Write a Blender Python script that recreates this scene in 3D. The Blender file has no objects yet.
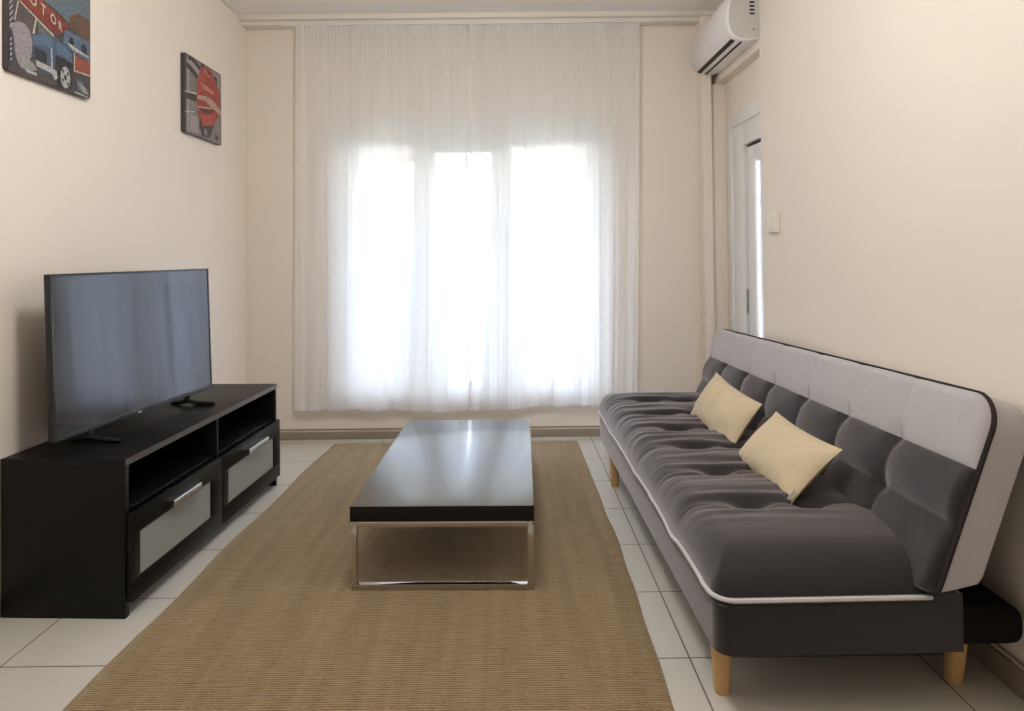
import bpy, bmesh, math, random
from mathutils import Vector, Matrix, noise
random.seed(7)
S = bpy.context.scene
COL = S.collection
PI = math.pi
EXPO = 2.42

# ------------------------------------------------------------------ helpers
def srgb(r, g, b):
    def f(c):
        c /= 255.0
        return c / 12.92 if c <= 0.04045 else ((c + 0.055) / 1.055) ** 2.4
    return (f(r), f(g), f(b), 1.0)

def link(o, parent=None):
    COL.objects.link(o)
    if parent is not None:
        o.parent = parent
    return o

def obj(name, bm, mats, parent=None, ang=35, smooth=True):
    me = bpy.data.meshes.new(name)
    bmesh.ops.recalc_face_normals(bm, faces=bm.faces)
    for f in bm.faces:
        f.smooth = smooth
    bm.to_mesh(me)
    bm.free()
    if not isinstance(mats, (list, tuple)):
        mats = [mats]
    for m in mats:
        me.materials.append(m)
    if smooth:
        me.set_sharp_from_angle(angle=math.radians(ang))
    return link(bpy.data.objects.new(name, me), parent)

def tag(o, label, cat, group=None):
    o['label'] = label
    o['category'] = cat
    if group:
        o['group'] = group
    return o

def empty(name, loc, rz=0.0):
    o = bpy.data.objects.new(name, None)
    o.empty_display_size = 0.1
    o.location = loc
    o.rotation_euler = (0, 0, rz)
    return link(o)

def struct(name, bm, mats, parent=None, **k):
    o = obj(name, bm, mats, parent, **k)
    if parent is None:
        o['kind'] = 'structure'
    return o

def box(bm, x0, x1, y0, y1, z0, z1, bev=0.0, seg=2, mi=0):
    r = bmesh.ops.create_cube(bm, size=1.0)
    vs = r['verts']
    for v in vs:
        v.co = Vector((x0 + (v.co.x + .5) * (x1 - x0), y0 + (v.co.y + .5) * (y1 - y0), z0 + (v.co.z + .5) * (z1 - z0)))
    fs = set()
    es = set()
    for v in vs:
        for f in v.link_faces:
            fs.add(f)
        for e in v.link_edges:
            es.add(e)
    for f in fs:
        f.material_index = mi
    if bev > 0:
        bmesh.ops.bevel(bm, geom=list(es), offset=bev, segments=seg, affect='EDGES', profile=0.5)
    return bm

def nb():
    return bmesh.new()

def bx(*a, **k):
    return box(nb(), *a, **k)

def grid_faces(bm, rows, close_u=False):
    for i in range(len(rows) - 1):
        a, b = rows[i], rows[i + 1]
        n = len(a)
        for j in range(n if close_u else n - 1):
            k = (j + 1) % n
            try:
                bm.faces.new((a[j], a[k], b[k], b[j]))
            except ValueError:
                pass

def tube(bm, pts, r, n=8, closed=False):
    """Round tube along a polyline."""
    pts = [Vector(p) for p in pts]
    m = len(pts)
    rows = []
    prev = None
    for i, p in enumerate(pts):
        if closed:
            t = (pts[(i + 1) % m] - pts[i - 1]).normalized()
        else:
            t = (pts[min(i + 1, m - 1)] - pts[max(i - 1, 0)]).normalized()
        if prev is None:
            a = Vector((0, 0, 1)) if abs(t.z) < .9 else Vector((1, 0, 0))
            u = t.cross(a).normalized()
        else:
            u = (prev - t * prev.dot(t)).normalized()
        prev = u
        w = t.cross(u)
        rr = r[i] if isinstance(r, (list, tuple)) else r
        rows.append([bm.verts.new(p + (u * math.cos(2 * PI * k / n) + w * math.sin(2 * PI * k / n)) * rr) for k in range(n)])
    if closed:
        rows.append(rows[0])
    grid_faces(bm, rows, True)
    if not closed:
        bm.faces.new(rows[0])
        bm.faces.new(rows[-1])
    return bm

def sqloop(w, h, r, n=4):
    """Rounded rectangle outline centred on 0."""
    o = []
    for cx, cy, a0 in ((w / 2 - r, h / 2 - r, 0), (-w / 2 + r, h / 2 - r, PI / 2), (-w / 2 + r, -h / 2 + r, PI), (w / 2 - r, -h / 2 + r, 1.5 * PI)):
        for k in range(n + 1):
            a = a0 + PI / 2 * k / n
            o.append((cx + r * math.cos(a), cy + r * math.sin(a)))
    return o

def prism(bm, outline, f, t0, t1, bev=0):
    """Extrude a 2-D outline between t0 and t1; f(u, v, t) gives the point."""
    a = [bm.verts.new(f(u, v, t0)) for u, v in outline]
    b = [bm.verts.new(f(u, v, t1)) for u, v in outline]
    n = len(a)
    for i in range(n):
        j = (i + 1) % n
        bm.faces.new((a[i], a[j], b[j], b[i]))
    bm.faces.new(a)
    bm.faces.new(b)
    return bm

# ---------------------------------------------------------------- materials
def mat(name, col, rough=0.5, metal=0.0, spec=0.5, var=0.0, vscale=8.0, bump=0.0, bscale=200.0, coat=0.0, ior=1.5, stretch=(1, 1, 1), sheen=0.0):
    m = bpy.data.materials.new(name)
    m.use_nodes = True
    nt = m.node_tree
    p = nt.nodes['Principled BSDF']
    p.inputs['Roughness'].default_value = rough
    p.inputs['Metallic'].default_value = metal
    p.inputs['IOR'].default_value = ior
    p.inputs['Specular IOR Level'].default_value = spec
    p.inputs['Coat Weight'].default_value = coat
    p.inputs['Coat Roughness'].default_value = 0.05
    p.inputs['Sheen Weight'].default_value = sheen
    p.inputs['Sheen Roughness'].default_value = 0.45
    p.inputs['Sheen Tint'].default_value = (.95, .88, .91, 1)
    tc = nt.nodes.new('ShaderNodeTexCoord')
    mp = nt.nodes.new('ShaderNodeMapping')
    mp.inputs['Scale'].default_value = stretch
    nt.links.new(tc.outputs['Object'], mp.inputs['Vector'])
    nz = nt.nodes.new('ShaderNodeTexNoise')
    nz.inputs['Scale'].default_value = vscale
    nz.inputs['Detail'].default_value = 4
    nt.links.new(mp.outputs['Vector'], nz.inputs['Vector'])
    mx = nt.nodes.new('ShaderNodeMix')
    mx.data_type = 'RGBA'
    mx.inputs['A'].default_value = [c * (1 - var) for c in col[:3]] + [1]
    mx.inputs['B'].default_value = [min(1, c * (1 + var)) for c in col[:3]] + [1]
    nt.links.new(nz.outputs['Fac'], mx.inputs['Factor'])
    nt.links.new(mx.outputs['Result'], p.inputs['Base Color'])
    if bump > 0:
        n2 = nt.nodes.new('ShaderNodeTexNoise')
        n2.inputs['Scale'].default_value = bscale
        n2.inputs['Detail'].default_value = 2
        nt.links.new(mp.outputs['Vector'], n2.inputs['Vector'])
        b = nt.nodes.new('ShaderNodeBump')
        b.inputs['Strength'].default_value = bump
        b.inputs['Distance'].default_value = 0.002
        nt.links.new(n2.outputs['Fac'], b.inputs['Height'])
        nt.links.new(b.outputs['Normal'], p.inputs['Normal'])
    return m

def tile_mat():
    m = mat('floor_tile', srgb(206, 202, 194), rough=0.32, var=0.03, vscale=5)
    nt = m.node_tree
    p = nt.nodes['Principled BSDF']
    tc = nt.nodes['Texture Coordinate']
    sep = nt.nodes.new('ShaderNodeSeparateXYZ')
    nt.links.new(tc.outputs['Object'], sep.inputs['Vector'])
    def line(out, off, step, half):
        a = nt.nodes.new('ShaderNodeMath'); a.operation = 'SUBTRACT'; a.inputs[1].default_value = off - step * 20.5
        nt.links.new(out, a.inputs[0])
        d = nt.nodes.new('ShaderNodeMath'); d.operation = 'DIVIDE'; d.inputs[1].default_value = step
        nt.links.new(a.outputs[0], d.inputs[0])
        f = nt.nodes.new('ShaderNodeMath'); f.operation = 'FRACT'
        nt.links.new(d.outputs[0], f.inputs[0])
        s = nt.nodes.new('ShaderNodeMath'); s.operation = 'SUBTRACT'; s.inputs[1].default_value = 0.5
        nt.links.new(f.outputs[0], s.inputs[0])
        b = nt.nodes.new('ShaderNodeMath'); b.operation = 'ABSOLUTE'
        nt.links.new(s.outputs[0], b.inputs[0])
        c = nt.nodes.new('ShaderNodeMath'); c.operation = 'LESS_THAN'; c.inputs[1].default_value = half / step
        nt.links.new(b.outputs[0], c.inputs[0])
        return c.outputs[0]
    lx = line(sep.outputs['X'], 0.5066, 0.6615, 0.0024)
    ly = line(sep.outputs['Y'], 1.8906, 0.3683, 0.0024)
    mxx = nt.nodes.new('ShaderNodeMath'); mxx.operation = 'MAXIMUM'
    nt.links.new(lx, mxx.inputs[0]); nt.links.new(ly, mxx.inputs[1])
    mix = nt.nodes.new('ShaderNodeMix'); mix.data_type = 'RGBA'
    old = p.inputs['Base Color'].links[0].from_socket
    nt.links.new(old, mix.inputs['A'])
    mix.inputs['B'].default_value = srgb(112, 104, 92)
    nt.links.new(mxx.outputs[0], mix.inputs['Factor'])
    nt.links.new(mix.outputs['Result'], p.inputs['Base Color'])
    b = nt.nodes.new('ShaderNodeBump'); b.invert = True
    b.inputs['Strength'].default_value = 0.4; b.inputs['Distance'].default_value = 0.002
    nt.links.new(mxx.outputs[0], b.inputs['Height'])
    nt.links.new(b.outputs['Normal'], p.inputs['Normal'])
    return m

def rug_mat():
    m = mat('jute_weave', srgb(186, 158, 118), rough=0.95, spec=0.1, sheen=0.6)
    nt = m.node_tree
    p = nt.nodes['Principled BSDF']
    p.inputs['Sheen Tint'].default_value = (1, .9, .76, 1)
    tc = nt.nodes['Texture Coordinate']
    def wave(axis, scale, dist):
        w = nt.nodes.new('ShaderNodeTexWave')
        w.wave_type = 'BANDS'; w.bands_direction = axis
        w.inputs['Scale'].default_value = scale
        w.inputs['Distortion'].default_value = dist
        w.inputs['Detail'].default_value = 2
        w.inputs['Detail Scale'].default_value = 3
        nt.links.new(tc.outputs['Object'], w.inputs['Vector'])
        return w.outputs['Fac']
    wy = wave('Y', 34, 2.2)
    wx = wave('X', 42, 2.0)
    mul = nt.nodes.new('ShaderNodeMath'); mul.operation = 'MULTIPLY'
    nt.links.new(wy, mul.inputs[0]); nt.links.new(wx, mul.inputs[1])
    add = nt.nodes.new('ShaderNodeMath'); add.operation = 'ADD'
    nt.links.new(mul.outputs[0], add.inputs[0]); nt.links.new(wy, add.inputs[1])
    # streaks of yarn shade running along the rug, and blotches
    mp = nt.nodes.new('ShaderNodeMapping'); mp.inputs['Scale'].default_value = (22, 1.1, 1)
    nt.links.new(tc.outputs['Object'], mp.inputs['Vector'])
    n1 = nt.nodes.new('ShaderNodeTexNoise'); n1.inputs['Scale'].default_value = 1.0; n1.inputs['Detail'].default_value = 5
    nt.links.new(mp.outputs['Vector'], n1.inputs['Vector'])
    mp2 = nt.nodes.new('ShaderNodeMapping'); mp2.inputs['Scale'].default_value = (14, 110, 1)
    nt.links.new(tc.outputs['Object'], mp2.inputs['Vector'])
    n2 = nt.nodes.new('ShaderNodeTexNoise'); n2.inputs['Scale'].default_value = 1.0; n2.inputs['Detail'].default_value = 3
    nt.links.new(mp2.outputs['Vector'], n2.inputs['Vector'])
    r = nt.nodes.new('ShaderNodeValToRGB')
    r.color_ramp.elements[0].position = 0.3; r.color_ramp.elements[0].color = srgb(124, 101, 70)
    r.color_ramp.elements[1].position = 0.72; r.color_ramp.elements[1].color = srgb(178, 153, 114)
    a2 = nt.nodes.new('ShaderNodeMath'); a2.operation = 'ADD'
    nt.links.new(n1.outputs['Fac'], a2.inputs[0]); nt.links.new(n2.outputs['Fac'], a2.inputs[1])
    h = nt.nodes.new('ShaderNodeMath'); h.operation = 'MULTIPLY'; h.inputs[1].default_value = 0.5
    nt.links.new(a2.outputs[0], h.inputs[0])
    nt.links.new(h.outputs[0], r.inputs['Fac'])
    mix = nt.nodes.new('ShaderNodeMix'); mix.data_type = 'RGBA'; mix.blend_type = 'MULTIPLY'
    nt.links.new(r.outputs['Color'], mix.inputs['A'])
    r2 = nt.nodes.new('ShaderNodeValToRGB')
    r2.color_ramp.elements[0].position = 0.0; r2.color_ramp.elements[0].color = (.78, .765, .74, 1)
    r2.color_ramp.elements[1].position = 0.9; r2.color_ramp.elements[1].color = (1, 1, 1, 1)
    nt.links.new(add.outputs[0], r2.inputs['Fac'])
    nt.links.new(r2.outputs['Color'], mix.inputs['B'])
    mix.inputs['Factor'].default_value = 1.0
    nt.links.new(mix.outputs['Result'], p.inputs['Base Color'])
    b = nt.nodes.new('ShaderNodeBump'); b.inputs['Strength'].default_value = 0.7; b.inputs['Distance'].default_value = 0.003
    nt.links.new(add.outputs[0], b.inputs['Height'])
    nt.links.new(b.outputs['Normal'], p.inputs['Normal'])
    return m

def sheer_mat(name, transp, col=(0.96, 0.96, 0.965, 1)):
    m = bpy.data.materials.new(name)
    m.use_nodes = True
    nt = m.node_tree
    for n in list(nt.nodes):
        nt.nodes.remove(n)
    out = nt.nodes.new('ShaderNodeOutputMaterial')
    tr = nt.nodes.new('ShaderNodeBsdfTransparent')
    tl = nt.nodes.new('ShaderNodeBsdfTranslucent'); tl.inputs['Color'].default_value = col
    df = nt.nodes.new('ShaderNodeBsdfDiffuse'); df.inputs['Color'].default_value = col
    m1 = nt.nodes.new('ShaderNodeMixShader'); m1.inputs[0].default_value = 0.42
    nt.links.new(tl.outputs[0], m1.inputs[1]); nt.links.new(df.outputs[0], m1.inputs[2])
    m2 = nt.nodes.new('ShaderNodeMixShader')
    # the weave is denser here and there: fine vertical threads
    tc = nt.nodes.new('ShaderNodeTexCoord')
    mp = nt.nodes.new('ShaderNodeMapping'); mp.inputs['Scale'].default_value = (160, 1, 1.5)
    nt.links.new(tc.outputs['Object'], mp.inputs['Vector'])
    nz = nt.nodes.new('ShaderNodeTexNoise'); nz.inputs['Scale'].default_value = 1; nz.inputs['Detail'].default_value = 3
    nt.links.new(mp.outputs['Vector'], nz.inputs['Vector'])
    mr = nt.nodes.new('ShaderNodeMapRange')
    mr.inputs['From Min'].default_value = 0.3; mr.inputs['From Max'].default_value = 0.7
    mr.inputs['To Min'].default_value = 1 - transp - 0.015; mr.inputs['To Max'].default_value = 1 - transp + 0.015
    nt.links.new(nz.outputs['Fac'], mr.inputs['Value'])
    nt.links.new(mr.outputs['Result'], m2.inputs[0])
    nt.links.new(tr.outputs[0], m2.inputs[1]); nt.links.new(m1.outputs[0], m2.inputs[2])
    nt.links.new(m2.outputs[0], out.inputs['Surface'])
    return m

def glass_mat(name='window_glass', tint=(1, 1, 1, 1)):
    m = bpy.data.materials.new(name)
    m.use_nodes = True
    nt = m.node_tree
    for n in list(nt.nodes):
        nt.nodes.remove(n)
    out = nt.nodes.new('ShaderNodeOutputMaterial')
    tr = nt.nodes.new('ShaderNodeBsdfTransparent'); tr.inputs['Color'].default_value = tint
    gl = nt.nodes.new('ShaderNodeBsdfGlossy'); gl.inputs['Roughness'].default_value = 0.02
    fr = nt.nodes.new('ShaderNodeFresnel'); fr.inputs['IOR'].default_value = 1.45
    mx = nt.nodes.new('ShaderNodeMixShader')
    nt.links.new(fr.outputs[0], mx.inputs[0]); nt.links.new(tr.outputs[0], mx.inputs[1]); nt.links.new(gl.outputs[0], mx.inputs[2])
    nt.links.new(mx.outputs[0], out.inputs['Surface'])
    return m

M = {}
M['wall'] = mat('beige_paint', srgb(239, 229, 217), rough=0.85, spec=0.2, var=0.015, vscale=3, bump=0.06, bscale=140)
M['ceiling'] = mat('white_ceiling_paint', srgb(242, 240, 237), rough=0.9, spec=0.2, var=0.01)
M['cornice'] = mat('white_plaster', srgb(236, 231, 223), rough=0.85, spec=0.2, var=0.01)
M['tile'] = tile_mat()
M['skirting'] = mat('grey_skirting_tile', srgb(150, 138, 122), rough=0.4, var=0.06, vscale=6)
M['rug'] = rug_mat()
M['pvc'] = mat('white_pvc', srgb(236, 236, 236), rough=0.35, var=0.01)
M['gasket'] = mat('dark_gasket', srgb(60, 60, 62), rough=0.6)
M['glass'] = glass_mat()
M['sheer'] = sheer_mat('sheer_voile', 0.05)
M['tape'] = sheer_mat('voile_doubled', 0.05)
M['metal'] = mat('brushed_steel', srgb(190, 188, 184), rough=0.25, metal=1.0, var=0.03)
M['chrome'] = mat('chrome_tube', srgb(205, 203, 200), rough=0.12, metal=1.0)
M['black_wood'] = mat('black_brown_wood', srgb(14, 13, 13), rough=0.42, spec=0.22, var=0.18, vscale=3, stretch=(1, 1, 22), bump=0.05, bscale=30)
M['black_edge'] = mat('black_wood_edge', srgb(84, 79, 77), rough=0.35, var=0.1, vscale=4)
M['table'] = mat('black_lacquer', srgb(20, 18, 18), rough=0.2, var=0.1, ior=2.2, spec=0.9, coat=0.0)
M['edge_band'] = mat('matt_black_edging', srgb(20, 18, 17), rough=0.5, spec=0.25)
M['frost'] = mat('frosted_glass', srgb(148, 151, 146), rough=0.3, var=0.015, vscale=3)
M['tv_body'] = mat('black_plastic', srgb(22, 22, 24), rough=0.35, var=0.05)
M['tv_bezel'] = mat('dark_grey_bezel', srgb(62, 62, 66), rough=0.35, metal=0.3, var=0.03)
M['screen'] = mat('glossy_screen', srgb(10, 11, 16), rough=0.07, spec=1.0, ior=1.7)
M['screen'].node_tree.nodes['Principled BSDF'].inputs['Specular Tint'].default_value = (.84, .88, 1.0, 1)
M['led'] = mat('pale_badge', srgb(190, 190, 186), rough=0.3)
M['fabric'] = mat('charcoal_fabric', srgb(27, 23, 25), rough=0.6, spec=0.32, var=0.10, vscale=60, bump=0.5, bscale=900, sheen=0.85)
M['fabric_light'] = mat('light_grey_fabric', srgb(190, 186, 189), rough=0.95, spec=0.15, var=0.05, vscale=60, bump=0.4, bscale=900, sheen=0.15)
M['piping_light'] = mat('pale_grey_piping', srgb(205, 203, 205), rough=0.9, spec=0.1)
M['black_cloth'] = mat('black_lining_cloth', srgb(26, 23, 23), rough=0.95, spec=0.1)
M['piping_dark'] = mat('dark_piping', srgb(56, 50, 50), rough=0.9, spec=0.1)
M['seam_dark'] = mat('dark_seam', srgb(34, 31, 32), rough=0.95, spec=0.1)
M['seam_light'] = mat('grey_seam', srgb(118, 114, 116), rough=0.95, spec=0.1)
M['beech'] = mat('pale_beech', srgb(206, 166, 112), rough=0.45, var=0.10, vscale=4, stretch=(9, 9, 1))
M['pillow'] = mat('beige_velour', srgb(214, 197, 166), rough=0.95, spec=0.1, var=0.05, vscale=40, bump=0.3, bscale=700, sheen=0.2)
M['label'] = mat('white_label', srgb(240, 240, 240), rough=0.8, var=0.12, vscale=120)
M['ac'] = mat('white_ac_plastic', srgb(232, 230, 230), rough=0.35, var=0.01)
M['ac_side'] = mat('pale_grey_plastic', srgb(200, 198, 194), rough=0.45, var=0.01)
M['slot'] = mat('black_slot', srgb(26, 26, 28), rough=0.6)
M['switch'] = mat('cream_plastic', srgb(238, 230, 218), rough=0.4)
M['stucco'] = mat('white_stucco', srgb(214, 208, 200), rough=0.9, var=0.05, vscale=10, bump=0.2, bscale=60)
M['rail'] = mat('white_painted_iron', srgb(190, 194, 202), rough=0.5)
M['stone'] = mat('pale_terrace_stone', srgb(200, 196, 186), rough=0.8, var=0.06)
M['land'] = mat('garden_scrub', srgb(66, 80, 58), rough=0.95, var=0.5, vscale=0.6)
M['sea'] = mat('sea_water', srgb(22, 66, 112), rough=0.35, var=0.15, vscale=0.05)

# --------------------------------------------------------- room dimensions
XL, XR, XN, YB, YK, ZC = -1.686, 1.33, 1.39, 4.19, -2.6, 2.70
YE = 3.41                      # where the right wall ends and the door niche begins
OX0, OX1, OZ0, OZ1 = -1.12, 0.63, 0.28, 2.04     # window opening

struct('floor', bx(XL - .2, XN + .2, YK - .2, YB + .2, -.12, 0), M['tile'])
struct('ceiling', bx(XL - .2, XN + .2, YK - .2, YB + .2, ZC, ZC + .15), M['ceiling'])
struct('wall_left', bx(XL - .2, XL, YK, YB, 0, ZC), M['wall'])
struct('wall_back', bx(XL - .2, XN + .2, YK - .2, YK, 0, ZC), M['wall'])
b = nb()
T = .21
box(b, XL - .2, OX0, YB, YB + T, 0, ZC)
box(b, OX1, XN + .2, YB, YB + T, 0, ZC)
box(b, OX0, OX1, YB, YB + T, 0, OZ0)
box(b, OX0, OX1, YB, YB + T, OZ1, ZC)
struct('wall_far', b, M['wall'])
b = nb()
box(b, XR, XN + .2, YK, YE, 0, ZC)                 # long right wall
box(b, XR, XN + .2, YE, YB, 2.245, ZC)             # beam over the door niche
box(b, XN, XN + .2, YE, YB, 2.016, 2.245)
box(b, XN, XN + .2, 4.111, YB, 0, 2.016)
struct('wall_right', b, M['wall'])
b = nb()
box(b, 1.225, 1.285, 4.08, YB, 0, ZC, bev=.006)
box(b, 1.285, XN, 4.13, YB, 0, 2.245, bev=.004)
struct('trim_1', b, M['wall'])
b = nb()                                            # cornice over the curtains, stepped
box(b, XL, XR, 4.07, YB, 2.665, ZC, bev=.004)
box(b, XL, XR, 4.10, YB, 2.640, 2.665, bev=.003)
struct('trim_2', b, M['cornice'])
b = nb()
box(b, XL, XL + .02, YK, 4.07, 2.685, ZC, bev=.003)
struct('trim_3', b, M['cornice'])
b = nb()
box(b, XL, 1.225, YB - .014, YB, 0, .047, bev=.002)
box(b, XL, 1.225, YB - .006, YB, .058, .066, bev=.002)
struct('baseboard_far', b, [M['skirting']])
b = nb()
box(b, XR - .013, XR, YK, YE, 0, .070, bev=.003)
box(b, XR - .006, XR, YK, YE, .082, .088, bev=.002)
struct('baseboard_right', b, M['skirting'])
struct('baseboard_left', bx(XL, XL + .005, YK, YB - .02, 0, .07, bev=.003), M['skirting'])

# ------------------------------------------------------------------- window
w = empty('window_1', (0, 0, 0))
w['kind'] = 'structure'
FY0, FY1 = 4.325, 4.395
b = nb()
F = .040
box(b, OX0, OX0 + F, FY0, FY1, OZ0, OZ1, bev=.004)
box(b, OX1 - F, OX1, FY0, FY1, OZ0, OZ1, bev=.004)
box(b, OX0 + F, OX1 - F, FY0, FY1, OZ0, OZ0 + .03, bev=.004)
box(b, OX0 + F, OX1 - F, FY0, FY1, OZ1 - F, OZ1, bev=.004)
obj('window_frame', b, M['pvc'], w)
for sx0, sx1, px0, px1, zt in ((-1.08, -.555, -1.005, -.635, 1.905), (-.555, -.045, -.490, -.115, 1.86), (-.045, .590, .02, .52, 1.905)):
    b = nb()
    y0, y1 = 4.332, 4.382
    zl, zh = OZ0 + .03, OZ1 - F
    box(b, sx0, px0, y0, y1, zl, zh, bev=.005)
    box(b, px1, sx1, y0, y1, zl, zh, bev=.005)
    box(b, px0, px1, y0, y1, zl, .345, bev=.005)
    box(b, px0, px1, y0, y1, zt, zh, bev=.005)
    s = obj('sash', b, M['pvc'], w)
    obj('pane', bx(px0, px1, 4.354, 4.360, .345, zt), M['glass'], s)
b = nb()
box(b, -.09, -.06, 4.316, 4.334, 1.0, 1.06, bev=.004)
box(b, -.085, -.065, 4.300, 4.317, .93, 1.05, bev=.004)
obj('window_handle', b, M['pvc'], w)

# --------------------------------------------------------------------- door
d = empty('door_1', (0, 0, 0))
d['kind'] = 'structure'
b = nb()
DX = XN
box(b, DX - .004, DX + .09, 4.03, 4.111, 0, 2.016, bev=.004)
box(b, DX + .004, DX + .09, 3.845, 4.03, 0, 1.94, bev=.004)
box(b, DX - .004, DX + .09, YE, 4.03, 1.94, 2.016, bev=.004)
box(b, DX + .004, DX + .09, YE, 3.845, 1.805, 1.94, bev=.004)
obj('door_frame', b, M['pvc'], d)
obj('gasket', bx(DX + .03, DX + .08, YE, 3.846, .02, 1.806), M['gasket'], d)
b = nb()
box(b, DX + .012, DX + .055, 3.70, 3.822, .02, 1.785, bev=.008)
box(b, DX + .012, DX + .055, YE, 3.70, 1.695, 1.785, bev=.008)
box(b, DX + .012, DX + .055, YE, 3.70, .02, .14, bev=.008)
obj('sash', b, M['pvc'], d)
obj('pane', bx(DX + .030, DX + .036, YE, 3.70, .14, 1.695), M['glass'], d)
obj('gasket', bx(DX + .038, DX + .05, 3.46, 3.68, .16, 1.68), M['glass'], d).name = 'inner_pane'
b = nb()
box(b, DX + .004, DX + .03, 3.832, 3.846, .955, .985, bev=.002)
obj('strike_plate', b, M['pvc'], d)
b = nb()
box(b, DX + .006, DX + .03, 3.834, 3.844, .81, .95, bev=.002)
obj('lock_keep', b, M['metal'], d)
# the gasket must leave the pane opening free
for o in list(d.children):
    if o.name.startswith('gasket'):
        me = o.data
        bm = nb()
        box(bm, DX + .03, DX + .08, 3.80, 3.846, .02, 1.806)
        box(bm, DX + .03, DX + .08, YE, 3.80, 1.75, 1.806)
        me.clear_geometry()
        bm.to_mesh(me)
        bm.free()

# ----------------------------------------------------- balcony and outdoors
struct('balcony_floor', bx(-2.2, 1.3, YB + T, 5.62, -.15, -.02), M['stone'])
b = nb()                                             # arched outer wall of the balcony
ax0, ax1, cx, sz, rz, ty0, ty1 = -1.26, .80, -.23, 1.34, .78, 5.32, 5.55
N = 32
arch = [(cx - (ax1 - ax0) / 2 * math.cos(PI * k / N), sz + rz * math.sin(PI * k / N)) for k in range(N + 1)]
for y in (ty0, ty1):
    top = [b.verts.new((x, y, 2.95)) for x, z in arch]
    low = [b.verts.new((x, y, z)) for x, z in arch]
    grid_faces(b, [low, top])
la = [b.verts.new((x, ty0, z)) for x, z in arch]
lb = [b.verts.new((x, ty1, z)) for x, z in arch]
grid_faces(b, [la, lb])
box(b, -2.2, ax0, ty0, ty1, -.15, 2.95)
box(b, ax1, 1.25, ty0, ty1, -.15, 2.95)
struct('wall_balcony', b, M['stucco'])
r = tag(empty('balcony_railing', (0, 5.42, 0)), 'white metal balcony railing outside the window behind the sheer curtains', 'railing')
obj('top_rail', bx(ax0, ax1, -.025, .025, .965, 1.005, bev=.006), M['rail'], r)
obj('bottom_rail', bx(ax0, ax1, -.018, .018, .08, .11, bev=.004), M['rail'], r)
k = 0
x = ax0 + .075
proto = None
while x < ax1 - .03:
    if proto is None:
        proto = obj('baluster', bx(-.012, .012, -.012, .012, .11, .965, bev=.003), M['rail'], r)
        proto.location = (x, 0, 0)
    else:
        o = proto.copy(); link(o, r); o.location = (x, 0, 0)
    x += .158
b = nb()
rows = []
for i in range(30):
    y = 6 + 34 * (i / 29)
    rows.append([b.verts.new((xx * 2.0, y, -3.0 + .6 * noise.noise(Vector((xx * .4, y * .35, 0))))) for xx in range(-16, 17)])
grid_faces(b, rows)
struct('ground', b, M['land'])
b = nb()
for q in (b.verts.new((-900, 38, -3.4)), b.verts.new((900, 38, -3.4)), b.verts.new((900, 1800, -3.4)), b.verts.new((-900, 1800, -3.4))):
    pass
b.faces.new(b.verts[:])
o = struct('sea', b, M['sea'])

# ----------------------------------------------------------------- curtains
def curtain(name, label, xt0, xt1, xb0, xb1, zt, zb, seed, yc):
    rnd = random.Random(seed)
    root = tag(empty(name, (0, 0, 0)), label, 'curtain', None)
    comps = [(rnd.uniform(2, 5), rnd.uniform(0, 6.3), .012), (rnd.uniform(7, 11), rnd.uniform(0, 6.3), .008), (rnd.uniform(14, 19), rnd.uniform(0, 6.3), .0035), (rnd.uniform(24, 33), rnd.uniform(0, 6.3), .0016)]
    def pt(s, t, dy=0.0):          # s across, t 0 at the top .. 1 at the hem
        s2 = s + .012 * math.sin(9 * s + 3 * t + seed) * t
        e0, e1 = xt0 + (xb0 - xt0) * t, xt1 + (xb1 - xt1) * t
        x = e0 + (e1 - e0) * s + .004 * math.sin(40 * s + seed)
        amp = .45 + .75 * min(1, t * 1.6)
        y = yc + dy
        for q, (f, p, a) in enumerate(comps):
            y += amp * a * math.sin(2 * PI * f * s2 + p + (.9 * t if q < 2 else .25 * t))
        fine = math.sin(2 * PI * 52 * s + seed) * .004 * max(0, 1 - t * 5)
        z = zt + (zb(s) - zt) * t
        return Vector((x, y + fine, z))
    NS, NT = 260, 44
    def sheet(t0, t1, nt, dy):
        b = nb()
        rows = [[b.verts.new(pt(i / NS, t0 + (t1 - t0) * j / nt, dy)) for i in range(NS + 1)] for j in range(nt + 1)]
        grid_faces(b, rows)
        return b
    obj('voile', sheet(0, 1, NT, 0), M['sheer'], root, ang=180)
    obj('header_tape', sheet(0.004, .024, 2, .0035), M['tape'], root, ang=180)
    obj('bottom_hem', sheet(.972, .999, 2, .0035), M['tape'], root, ang=180)
    for nm, s0, s1 in (('side_hem', .001, .010), ('side_hem', .990, .999)):
        b = nb()
        rows = [[b.verts.new(pt(s0 + (s1 - s0) * i / 3, j / NT, .003)) for i in range(4)] for j in range(NT + 1)]
        grid_faces(b, rows)
        obj(nm, b, M['tape'], root, ang=180)
    return root
def zb_left(s):
    step = 1 / (1 + math.exp(-(s - .385) * 120))
    return .212 - .018 * step - .008 * math.sin(s * 9) - .004 * math.sin(s * 31)
def zb_right(s):
    return .198 + .022 * s - .006 * math.sin(s * 7 + 1) - .004 * math.sin(s * 27)
curtain('curtain', 'sheer white curtain panel hanging over left half of the window', -1.338, -.2525, -1.352, -.262, 2.632, zb_left, 3, 4.10)
curtain('curtain', 'sheer white curtain panel hanging over right half of the window', -.246, .846, -.2555, .795, 2.632, zb_right, 8, 4.10)
cr = tag(empty('curtain_rail', (0, 4.10, 2.632)), 'slim white curtain track under the cornice above the window', 'curtain rail')
obj('track', bx(-1.40, .92, -.012, .012, 0, .009, bev=.002), M['pvc'], cr)
for xx in (-1.403, .923):
    obj('end_cap', bx(xx - .004, xx + .004, -.013, .013, -.001, .009, bev=.002), M['pvc'], cr)

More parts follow.
